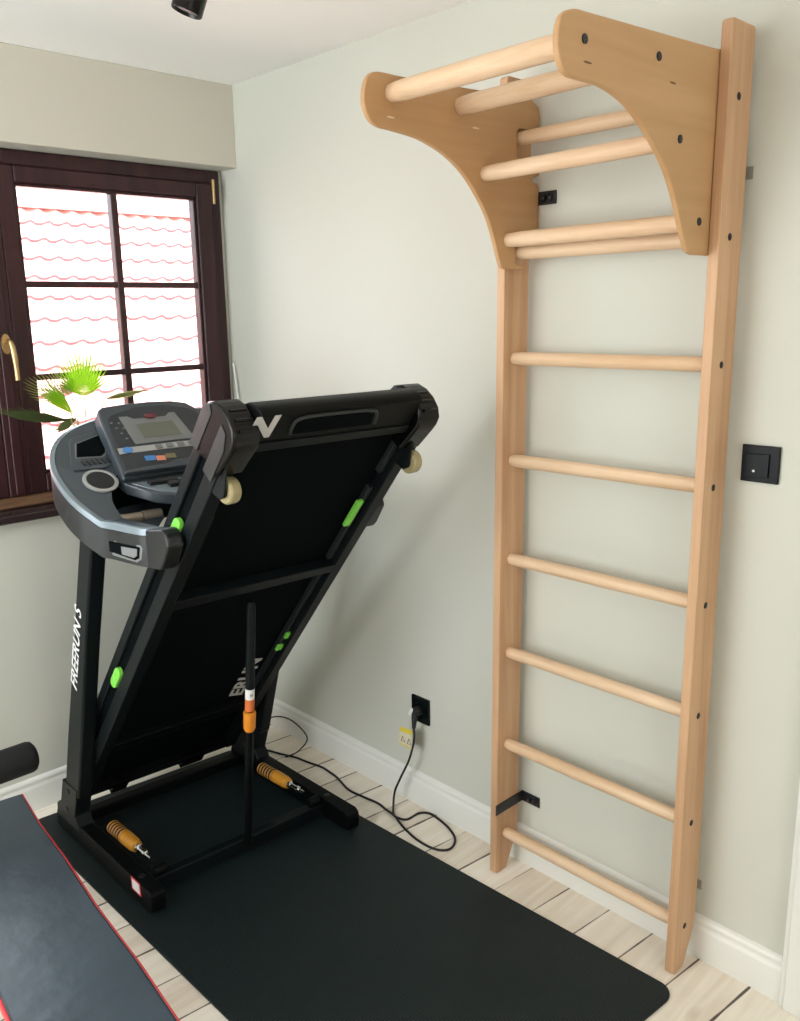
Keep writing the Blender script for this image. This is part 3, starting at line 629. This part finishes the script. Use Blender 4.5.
def console():
    mb = MB(); bm = mb.bm
    def ring(P, dz, inset=0.0):
        out = []
        for l, y in P:
            cl, cy = 0.80, YK
            dl, dy = cl - l, cy - y; q = math.hypot(dl, dy) or 1
            k_ = 1.0 if l < 0.93 else max(0.25, 1 - (l - 0.93) * 6); inset_ = inset * (k_ if inset > 0 else 1)
            out.append((l + dl / q * inset_, y + dy / q * inset_, zt(l) + dz))
        return out
    def poly(OUr, INr, flip=False):
        vs = OUr + INr[::-1]
        f_ = bm.faces.new(vs if not flip else vs[::-1]); bmesh.ops.triangulate(bm, faces=[f_])
    o_top2 = [bm.verts.new(T(*p)) for p in ring(OU, 0.0, 0.014)]
    o_top = [bm.verts.new(T(*p)) for p in ring(OU, -0.010, 0.0)]
    o_mid = [bm.verts.new(T(*p)) for p in ring(OU, -0.060, -0.002)]
    o_bot = [bm.verts.new(T(*p)) for p in ring(OU, -0.098, 0.014)]
    i_top = [bm.verts.new(T(*p)) for p in ring(IN, 0.0)]; i_bot = [bm.verts.new(T(*p)) for p in ring(IN, -0.098)]
    poly(o_top2, i_top); poly(o_bot, i_bot, True)
    for A, B in ((o_top2, o_top), (o_top, o_mid), (o_mid, o_bot), (i_top, i_bot)):
        for i in range(len(A) - 1):
            f_ = mb.face([A[i], A[i + 1], B[i + 1], B[i]])
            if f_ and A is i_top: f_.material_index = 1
    for k in (0, -1):
        mb.face([o_top2[k], o_top[k], o_mid[k], o_bot[k], i_bot[k], i_top[k]])
    return mb
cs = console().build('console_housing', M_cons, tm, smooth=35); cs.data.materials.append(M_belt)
# darker outer skirt band
sk = MB()
def band(z0, z1, off, i0=0, i1=None):
    seg = OU[i0:i1]; rA = []
    for l, y in seg:
        dl, dy = 0.80 - l, YK - y; q = math.hypot(dl, dy)
        rA.append([T(l - dl / q * off, y - dy / q * off, zt(l) + z1), T(l - dl / q * (off + 0.001), y - dy / q * (off + 0.001), zt(l) + z0),
                   T(l + dl / q * 0.012, y + dy / q * 0.012, zt(l) + z0 - 0.002), T(l + dl / q * 0.012, y + dy / q * 0.012, zt(l) + z1 + 0.001)])
    return rA
sk.rings(band(-0.102, -0.020, 0.003)); sk.build('console_skirt', M_cons_lo, cs, smooth=35)
rmb = MB(); rmb.rings(band(-0.018, 0.0015, 0.0035)); rmb.build('console_rim_highlight', M_rimgrey, cs, bevel=0.002, smooth=35)  # highlight along the rim put into the colour as a lighter band
# arm tips, black
for side in (0, 1):
    y = (lambda v: v) if side == 0 else (lambda v: 2 * YK - v)
    P = [(1.098, 1.246), (1.205, 1.264), (1.228, 1.250), (1.236, 1.222), (1.200, 1.165), (1.185, 1.150), (1.106, 1.142)]
    ya, yb = sorted((y(-1.030), y(-0.984)))
    MB().prism(P, ya, yb, lambda u, v, w_: T(u, w_, v)).build('arm_tip', M_cons_lo, cs, bevel=0.007, seg=3)
# slot in the left skirt
def SK(u, v, w_): return T(u, -1.0615 + (u - 0.97) * 0.125 + max(0.0, u - 1.08) * 0.25 - w_, v)
kh_ = MB().prism([(0.955, 1.203), (0.962, 1.168), (0.975, 1.160), (1.090, 1.156), (1.106, 1.166), (1.112, 1.198), (1.104, 1.206)], -0.004, 0.0015, SK).build('side_slot', M_dsilver, cs, bevel=0.002)
MB().prism([(0.961, 1.199), (0.968, 1.170), (1.088, 1.163), (1.100, 1.170), (1.104, 1.200)], 0.0015, 0.0028, SK).build('slot_recess', M_belt, kh_)
MB().prism([(1.034, 1.193), (1.036, 1.171), (1.086, 1.169), (1.096, 1.176), (1.098, 1.195)], 0.0028, 0.005, SK).build('slot_key', M_dsilver, kh_, bevel=0.001)
# hand pulse bar between the arms
gb = MB().tube(smooth_path([T(0.85, -1.010, 1.218), T(0.853, -0.97, 1.219), T(0.855, -0.92, 1.220), T(0.855, -0.80, 1.220), T(0.855, YK, 1.220), T(0.855, -0.55, 1.220), T(0.855, 2 * YK + 0.92, 1.220), T(0.853, 2 * YK + 0.97, 1.219), T(0.85, 2 * YK + 1.01, 1.218)], 5), 0.014, 16).build('hand_bar', M_frame2, cs)
for y0, y1, r_ in ((-0.975, -0.905, 0.0165), (-0.904, -0.845, 0.018), (2 * YK + 0.855, 2 * YK + 0.975, 0.0165)):
    MB().lathe(T(0.8545, y0, 1.2200), (SH, 1, 0), [(0, r_), (y1 - y0, r_)], 20).build('pulse_grip', M_beige, gb, bevel=0.002)
# bottle pocket and round speaker on the tilted top, left side
TPo = Vector(T(0.95, YK, 1.25)); tu = Vector((SH, 1, 0)).normalized()
def TP(l, y, w_): 
    n_ = Vector((0.5145, 0, 0.8575)); return Vector(T(l, y, zt(l))) + n_ * w_
pk_ = MB().prism([(0.764, -1.052), (0.745, -1.050), (0.655, -1.012), (0.640, -1.000), (0.612, -0.895), (0.620, -0.880), (0.640, -0.878), (0.742, -0.925), (0.760, -0.940), (0.768, -0.958)], 0.0, 0.006, TP).build('bottle_pocket', M_cons, cs, bevel=0.003)
MB().prism([(0.722, -1.026), (0.664, -1.000), (0.634, -0.905), (0.646, -0.896), (0.716, -0.930), (0.728, -0.948)], 0.006, 0.0075, TP).build('pocket_rim', M_dsilver, pk_, bevel=0.001)
MB().prism([(0.718, -1.021), (0.666, -0.996), (0.638, -0.909), (0.648, -0.901), (0.713, -0.934), (0.724, -0.951)], 0.0075, 0.0085, TP).build('pocket_opening', M_belt, pk_)
gr = MB()
for k in range(6):
    t = k / 5.0; gr.prism([(0.735 - 0.0 * t, -1.018 + 0.073 * t), (0.752, -1.014 + 0.073 * t), (0.752, -1.007 + 0.073 * t), (0.735, -1.011 + 0.073 * t)], 0.006, 0.0085, TP)
gr.build('pocket_vent', M_black, pk_)
n_ = Vector((0.5145, 0, 0.8575))
spk = MB().lathe(TP(0.812, -0.998, 0.0), n_, [(0, 0.050), (0.005, 0.050), (0.006, 0.047), (0.0062, 0.040), (0.003, 0.038)], 36).build('speaker_ring', M_silver, cs)
MB().lathe(TP(0.812, -0.998, 0.0), n_, [(0, 0.0385), (0.0055, 0.0385), (0.0065, 0.030), (0.0066, 0.001)], 36).build('speaker_mesh', M_cons_lo, spk)
# display panel, steeper and raised
def PN(u, v, w_): return Vector(T(0.835 - 0.012 * 0, u, 1.340)) + Vector((-0.743, 0, 0.669)) * v + Vector((0.669, 0, 0.743)) * w_
P = [(-0.942, -0.006), (-0.936, 0.060), (-0.914, 0.248), (-0.907, 0.268), (-0.890, 0.279), (-0.820, 0.285), (-0.740, 0.287), (-0.665, 0.283), (-0.618, 0.270), (-0.596, 0.245), (-0.570, 0.150), (-0.548, 0.0)]
dp = MB().prism(P, -0.050, 0.0, PN).build('display_housing', M_cons, cs, bevel=0.008, seg=3)
MB().prism([(-0.925, 0.0), (-0.915, 0.10), (-0.896, 0.222), (-0.882, 0.236), (-0.800, 0.262), (-0.700, 0.262), (-0.625, 0.240), (-0.608, 0.222), (-0.585, 0.14), (-0.562, 0.0)], 0.0, 0.004, PN).build('display_face', M_panelface, dp, bevel=0.002)
MB().prism([(-0.856, 0.112), (-0.862, 0.225), (-0.835, 0.225), (-0.820, 0.212), (-0.715, 0.212), (-0.700, 0.225), (-0.680, 0.225), (-0.662, 0.112)], 0.004, 0.0065, PN).build('screen_surround', M_dsilver, dp, bevel=0.001)
MB().prism([(-0.818, 0.132), (-0.822, 0.190), (-0.705, 0.190), (-0.697, 0.132)], 0.0065, 0.008, PN).build('lcd_screen', M_lcd, dp, bevel=0.0008)
MB().prism([(-0.765 + 0.020 * math.cos(t * PI / 10), 0.216 + 0.010 * math.sin(t * PI / 10)) for t in range(20)], 0.0065, 0.011, PN).build('logo_button', M_ruby, dp, bevel=0.001)
MB().prism([(-0.918, 0.082), (-0.916, 0.104), (-0.575, 0.104), (-0.572, 0.082)], 0.004, 0.0055, PN).build('button_strip', M_silver, dp)
MB().prism([(-0.889 + 0.015 * math.cos(t * PI / 8), 0.093 + 0.0115 * math.sin(t * PI / 8)) for t in range(16)], 0.0055, 0.008, PN).build('start_button', M_blue, dp)
for k in range(4):
    u0 = -0.802 + k * 0.036
    MB().prism([(u0, 0.085), (u0, 0.101), (u0 + 0.022, 0.101), (u0 + 0.022, 0.085)], 0.0055, 0.0085, PN).build('key_button', M_dsilver, dp, bevel=0.002)
for r_ in range(4):
    for c_ in range(2):
        u0 = -0.893 + c_ * 0.022 + r_ * 0.007 - 0.0 * r_; v0 = 0.205 - r_ * 0.022 - c_ * 0.003
        MB().prism([(u0 - 0.005, v0), (u0, v0 + 0.003), (u0 + 0.006, v0), (u0, v0 - 0.003)], 0.004, 0.0055, PN).build('program_key', M_dsilver, dp)
for u0, w0, v0, mt_ in ((-0.852, 0.034, 0.047, M_blue), (-0.818, 0.030, 0.042, M_orgprint), (-0.787, 0.034, 0.046, M_olive), (-0.665, 0.022, 0.050, M_orgprint)):
    MB().prism([(u0, v0), (u0 + 0.002, v0 + 0.018), (u0 + w0, v0 + 0.016), (u0 + w0 - 0.002, v0 - 0.002)], 0.004, 0.0052, PN).build('printed_mark', mt_, dp)
# cable loops / dial at the right of the display
dl = MB()
for r_, tw in ((0.026, 0.3), (0.020, 1.1), (0.023, 2.0)):
    dl.tube([PN(-0.600 + r_ * math.cos(t * PI / 10) * 1.0, 0.165 + r_ * math.sin(t * PI / 10) * 0.8, 0.010 + 0.006 * math.sin(t * PI / 10 + tw)) for t in range(20)], 0.0022, 6, closed=True)
dl.build('coiled_lead', M_black, dp)
# lip and shelf below the display
MB().prism([(-0.942, 0.0), (-0.930, 0.014), (-0.800, 0.018), (-0.760, 0.030), (-0.680, 0.030), (-0.560, 0.018), (-0.540, 0.0)], 0.0, 0.018, PN).build('display_lip', M_cons, dp, bevel=0.005)
tr = MB()
def TR(u, v, w_): return T(u, v, 1.322 - 0.35 * (u - 0.845) + w_)
tr.prism([(0.790, -0.940), (0.838, -0.938), (0.905, -0.885), (0.935, -0.830), (0.955, -0.750), (0.955, -0.560), (0.930, -0.490), (0.840, -0.420), (0.790, -0.42)], -0.036, -0.004, TR)
tr.build('shelf_tray', M_cons, cs, bevel=0.005, seg=3)
MB().prism([(0.842, -0.920), (0.900, -0.873), (0.928, -0.823), (0.947, -0.748), (0.947, -0.565), (0.922, -0.50), (0.845, -0.44)], -0.004, -0.0022, TR).build('shelf_liner', M_rimgrey, cs)
for q0, q1 in (((0.850, -0.880), (0.872, -0.79)), ((0.876, -0.83), (0.895, -0.74))):
    MB().box((*q0, -0.003), (*q1, 0.010), TR).build('safety_clip', M_black, cs, bevel=0.003)

# ------------------------------------------------------------------ power socket, cable, switch
so = thing('power_socket', (1.104, 0.0, 0.380), 'square black power socket low on the wall with a plug in it', 'socket')
sq = MB().box((1.061, -0.010, 0.332), (1.147, 0.0, 0.430)).build('socket_plate', M_switch, so, bevel=0.002)
MB().lathe((1.104, -0.010, 0.382), (0, -1, 0), [(0, 0.030), (0.003, 0.030), (0.003, 0.027), (0.0005, 0.026)], 28).build('socket_well', M_switch, so)
cord = thing('power_cable', (0.9, -0.1, 0.01), 'thin black power cable looping from the wall socket over the floorboards', 'cable')
pg = MB(); pg.lathe((1.104, -0.0115, 0.382), (0, -1, 0), [(0, 0.018), (0.022, 0.018), (0.030, 0.014), (0.032, 0.004)], 20); pg.tube([(1.104, -0.034, 0.384), (1.106, -0.040, 0.360), (1.110, -0.048, 0.325)], [0.012, 0.011, 0.0065], 12)
pgo = pg.build('plug', M_cord, cord)
MB().prism([(1.080, 0.372), (1.096, 0.400), (1.107, 0.398), (1.094, 0.366)], -0.0475, -0.0455, lambda u, v, w_: (u, w_, v)).build('plug_label', M_text, pgo)
path = [(1.110, -0.048, 0.325), (1.118, -0.055, 0.285), (1.095, -0.060, 0.199), (1.057, -0.068, 0.115), (1.036, -0.078, 0.055), (1.045, -0.095, 0.012), (1.080, -0.128, 0.004), (1.106, -0.135, 0.004), (1.140, -0.118, 0.004),
        (1.142, -0.062, 0.004), (1.165, -0.036, 0.004), (1.206, -0.034, 0.004), (1.279, -0.050, 0.004), (1.340, -0.081, 0.004), (1.368, -0.127, 0.004), (1.358, -0.161, 0.004), (1.315, -0.180, 0.004), (1.242, -0.179, 0.004), (1.160, -0.162, 0.0075),
        (1.100, -0.142, 0.0115), (1.040, -0.128, 0.004), (0.988, -0.120, 0.004), (0.909, -0.130, 0.004), (0.834, -0.135, 0.004), (0.745, -0.110, 0.004), (0.687, -0.103, 0.004), (0.633, -0.100, 0.004), (0.561, -0.115, 0.004), (0.491, -0.127, 0.004), (0.430, -0.150, 0.004), (0.35, -0.19, 0.012), (0.305, -0.235, 0.03), (0.29, -0.26, 0.05)]
MB().tube(smooth_path(path, 6), 0.0042, 10).build('flex', M_cord, cord)
tg = MB().prism([(1.046, 0.247), (1.050, 0.316), (1.114, 0.322), (1.110, 0.250)], -0.0605, -0.0597, lambda u, v, w_: (u, w_, v)).build('warning_tag', M_tag, cord)
MB().prism([(1.050, 0.300), (1.051, 0.317), (1.114, 0.323), (1.113, 0.305)], -0.0612, -0.0605, lambda u, v, w_: (u, w_, v)).build('tag_header', M_yellowtag, tg)
for uu in (1.066, 1.098):
    tri = [Vector((uu - 0.010, -0.0615, 0.262)), Vector((uu + 0.010, -0.0615, 0.264)), Vector((uu, -0.0615, 0.284))]
    MB().tube(tri, 0.0014, 6, closed=True).build('tag_triangle', M_pot, tg)
MB().box((1.046, -0.0612, 0.247), (1.112, -0.0605, 0.252)).build('tag_footer', M_yellowtag, tg)
wire = MB().tube(smooth_path([(0.475, -0.165, 0.012), (0.50, -0.120, 0.030), (0.49, -0.060, 0.060), (0.42, -0.045, 0.085), (0.33, -0.045, 0.095), (0.27, -0.08, 0.09), (0.25, -0.15, 0.06), (0.31, -0.215, 0.05), (0.345, -0.232, 0.06)], 6), 0.0030, 8).build('spare_lead', M_cord)
tag(wire, 'thin grey-black lead looping up beside the right foot of the treadmill', 'cable')
sw = thing('light_switch', (2.268, 0.0, 1.416), 'square black light switch on the wall right of the wooden ladder', 'light switch')
MB().box((2.222, -0.009, 1.371), (2.314, 0.0, 1.461)).build('switch_plate', M_switch, sw, bevel=0.002)
rk = MB().prism([(2.234, 1.384), (2.234, 1.440), (2.291, 1.442), (2.291, 1.384)], -0.014, -0.009, lambda u, v, w_: (u, w_, v)).build('rocker', M_switch, sw, bevel=0.0012)
MB().lathe((2.256, -0.014, 1.399), (0, -1, 0), [(0, 0.0032), (0.0014, 0.0028), (0.0018, 0.0005)], 12).build('indicator_dot', M_text, rk)

# ------------------------------------------------------------------ bench with foam roller
bn = thing('weight_bench', (1.35, -1.49, 0.0), 'black padded bench with red piping in the lower left corner', 'bench')
d_ = Vector((0.9948, -0.1015, 0)); p_ = Vector((-0.1015, -0.9948, 0)); o0 = Vector((0.665, -1.272, 0.0))
def BF(u, v, w_): return o0 + d_ * u + p_ * v + Vector((0, 0, w_))
def bpoly(g): return [(0.000 - g, -0.002 - g), (0.19, 0.004 - g), (0.40, -0.001 - g), (0.64, 0.0015 - g), (0.90, -0.006 - g), (1.40, -0.004 - g), (1.44 + g, 0.03), (1.44 + g, 0.222), (1.40, 0.262 + g), (0.72, 0.262 + g), (0.30, 0.262 + g), (0.02 - g, 0.262 + g), (-0.003 - g, 0.24)]
pd = MB().prism(bpoly(0.0), 0.350, 0.400, BF).build('bench_pad', M_bench, bn, bevel=0.006, seg=3)
pts = [BF(u, v, 0.392) for u, v in bpoly(0.0015)]
MB().tube(pts, 0.0040, 8, closed=True).build('piping', M_red, pd)
MB().prism(bpoly(0.001), 0.350, 0.380, BF).build('red_side_band', M_red, pd, bevel=0.003)
fm = MB(); fm.box((-0.16, 0.105, 0.300), (1.38, 0.155, 0.350), BF)
fm.build('bench_frame', M_frame, bn, bevel=0.004)
for u in (0.06, 1.30):
    lg = MB(); lg.box((u, 0.11, 0.03), (u + 0.045, 0.15, 0.30), BF); lg.box((u - 0.002, -0.02 + 0.03, 0.0), (u + 0.047, 0.25, 0.035), BF); lg.build('leg', M_frame, bn, bevel=0.004)
# foam roller across the far end
rl = MB(); c0 = Vector((0.47, -1.150, 0.405))
rl.lathe(c0, (0, -1, 0), [(0, 0.020), (0.002, 0.036), (0.010, 0.047), (0.022, 0.051), (0.20, 0.051), (0.212, 0.046), (0.216, 0.02)], 32)
ro = rl.build('foam_roller', M_foam, bn, smooth=60)
ar = MB(); ar.tube([(0.47, -1.36, 0.405), (0.47, -1.46, 0.405)], 0.012, 12); ar.tube([(0.47, -1.40, 0.405), (0.49, -1.40, 0.355), (0.56, -1.395, 0.325)], 0.014, 12); ar.build('roller_arm', M_frame, bn)

# ------------------------------------------------------------------ ceiling spotlight
sl = thing('ceiling_spotlight', (1.16, -0.83, 2.60), 'black cylindrical spotlight hanging from the ceiling at the top edge', 'spotlight')
c0 = Vector((1.145, -0.823, 2.505)); axu = (Vector((0.26, 0.26, 1.0))).normalized()
sb = MB().lathe(c0, axu, [(0.012, 0.030), (0.0, 0.036), (0.002, 0.038), (0.095, 0.040), (0.100, 0.034), (0.101, 0.004)], 28).build('lamp_body', M_plas, sl)
MB().lathe(c0 + axu * 0.008, axu, [(0, 0.031), (0.002, 0.031)], 24).build('lamp_lens', M_dsilver, sl)
MB().tube([c0 + axu * 0.09, c0 + axu * 0.112, Vector((1.180, -0.790, 2.652))], 0.010, 10).build('lamp_stem', M_black, sl)

# ------------------------------------------------------------------ palm on the sill
pp = thing('potted_palm', (0.085, -0.70, 1.131), 'small green fan palm in a pot on the window sill behind the treadmill console', 'plant')
pc = Vector((0.078, -0.715, 1.1315))
MB().lathe(pc, (0, 0, 1), [(0, 0.030), (0.002, 0.034), (0.085, 0.044), (0.087, 0.048), (0.100, 0.049), (0.100, 0.043), (0.088, 0.041)], 28).build('pot', M_pot, pp)
MB().lathe(pc, (0, 0, 1), [(0.05, 0.036), (0.090, 0.041), (0.093, 0.020), (0.094, 0.001)], 20).build('soil', M_soil, pp)
top = pc + Vector((0, 0, 0.09))
def fan(base, up, side, R, half, n, squash=1.0, droop=0.0, webbed=0.62, wid=1.0):
    """palmate blade: n folded fingers joined to `webbed` of their length"""
    mb = MB(); up = Vector(up).normalized(); side = Vector(side).normalized(); nrm = side.cross(up).normalized(); base = Vector(base)
    da = 2 * half / n
    for i in range(n):
        a = -half + da * (i + 0.5)
        rr = R * (1.0 - 0.35 * (abs(a) / max(half, 0.01)) ** 2) * random.uniform(0.92, 1.05)
        def P(r_, ang, h): return base + (up * math.cos(ang) + side * math.sin(ang) * squash) * r_ + nrm * (h - droop * (r_ / R) ** 2 * R)
        w0 = da * 0.5
        rw = rr * webbed
        ring = []
        mid = [P(0.004, a, 0), P(rw * 0.5, a, 0.0035 * wid), P(rw, a, 0.006 * wid), P(rr * 0.85, a, 0.003), P(rr, a, -0.004)]
        lft = [P(0.004, a, 0), P(rw * 0.5, a - w0, 0), P(rw, a - w0, 0), P(rr * 0.85, a - w0 * 0.30, 0), P(rr, a, -0.004)]
        rgt = [P(0.004, a, 0), P(rw * 0.5, a + w0, 0), P(rw, a + w0, 0), P(rr * 0.85, a + w0 * 0.30, 0), P(rr, a, -0.004)]
        vm = [mb.bm.verts.new(p) for p in mid]; vl = [mb.bm.verts.new(p) for p in lft[1:4]]; vr = [mb.bm.verts.new(p) for p in rgt[1:4]]
        for side_v in (vl, vr):
            mb.face([vm[0], vm[1], side_v[0]]); mb.face([vm[1], vm[2], side_v[1], side_v[0]]); mb.face([vm[2], vm[3], side_v[2], side_v[1]]); mb.face([vm[3], vm[4], side_v[2]])
    return mb
def leaf(base, up, side, R, half, n, material, **kw):
    lf = fan(base, up, side, R, half, n, **kw).build('leaf', material, pp, smooth=20)
    b = Vector(base)
    MB().tube(smooth_path([top + (b - top) * 0.0, top + (b - top) * 0.5 + Vector((0.012, 0, 0.02)), b], 6), 0.0022, 8).build('leaf_stalk', M_stalk, lf)
leaf((0.13, -0.716, 1.512), (0.02, -0.04, 1), (0.25, 1, 0), 0.185, 1.15, 21, M_leaf, squash=0.80, webbed=0.58)
leaf((0.15, -0.768, 1.455), (0.05, -0.66, 0.68), (0.6, 0.5, 0.4), 0.185, 0.42, 9, M_leaf, squash=0.8, webbed=0.62)
leaf((0.17, -0.790, 1.440), (0.10, -1.0, 0.12), (0.9, 0.0, 0.38), 0.275, 0.75, 15, M_leafd, squash=0.45, droop=0.12, webbed=0.6)
leaf((0.13, -0.750, 1.440), (0.10, -0.85, -0.30), (0.7, -0.2, 0.7), 0.105, 0.8, 11, M_leafd, squash=0.7, webbed=0.7)
leaf((0.10, -0.770, 1.500), (0.0, -0.80, 0.50), (0.5, 0.5, 0.7), 0.165, 0.95, 15, M_leafy, squash=0.6, webbed=0.35)
leaf((0.10, -0.750, 1.520), (0.0, -0.50, 0.75), (0.5, 0.7, 0.5), 0.130, 0.95, 13, M_leafy, squash=0.6, webbed=0.35)
leaf((0.10, -0.630, 1.495), (0.05, 1.0, 0.16), (0.9, 0.0, 0.42), 0.180, 0.85, 15, M_leafy, squash=0.40, droop=0.05, webbed=0.5)
leaf((0.12, -0.690, 1.350), (0.05, 0.35, 0.35), (0.6, 0.8, 0.0), 0.080, 0.6, 7, M_leafd, squash=0.6, webbed=0.6)
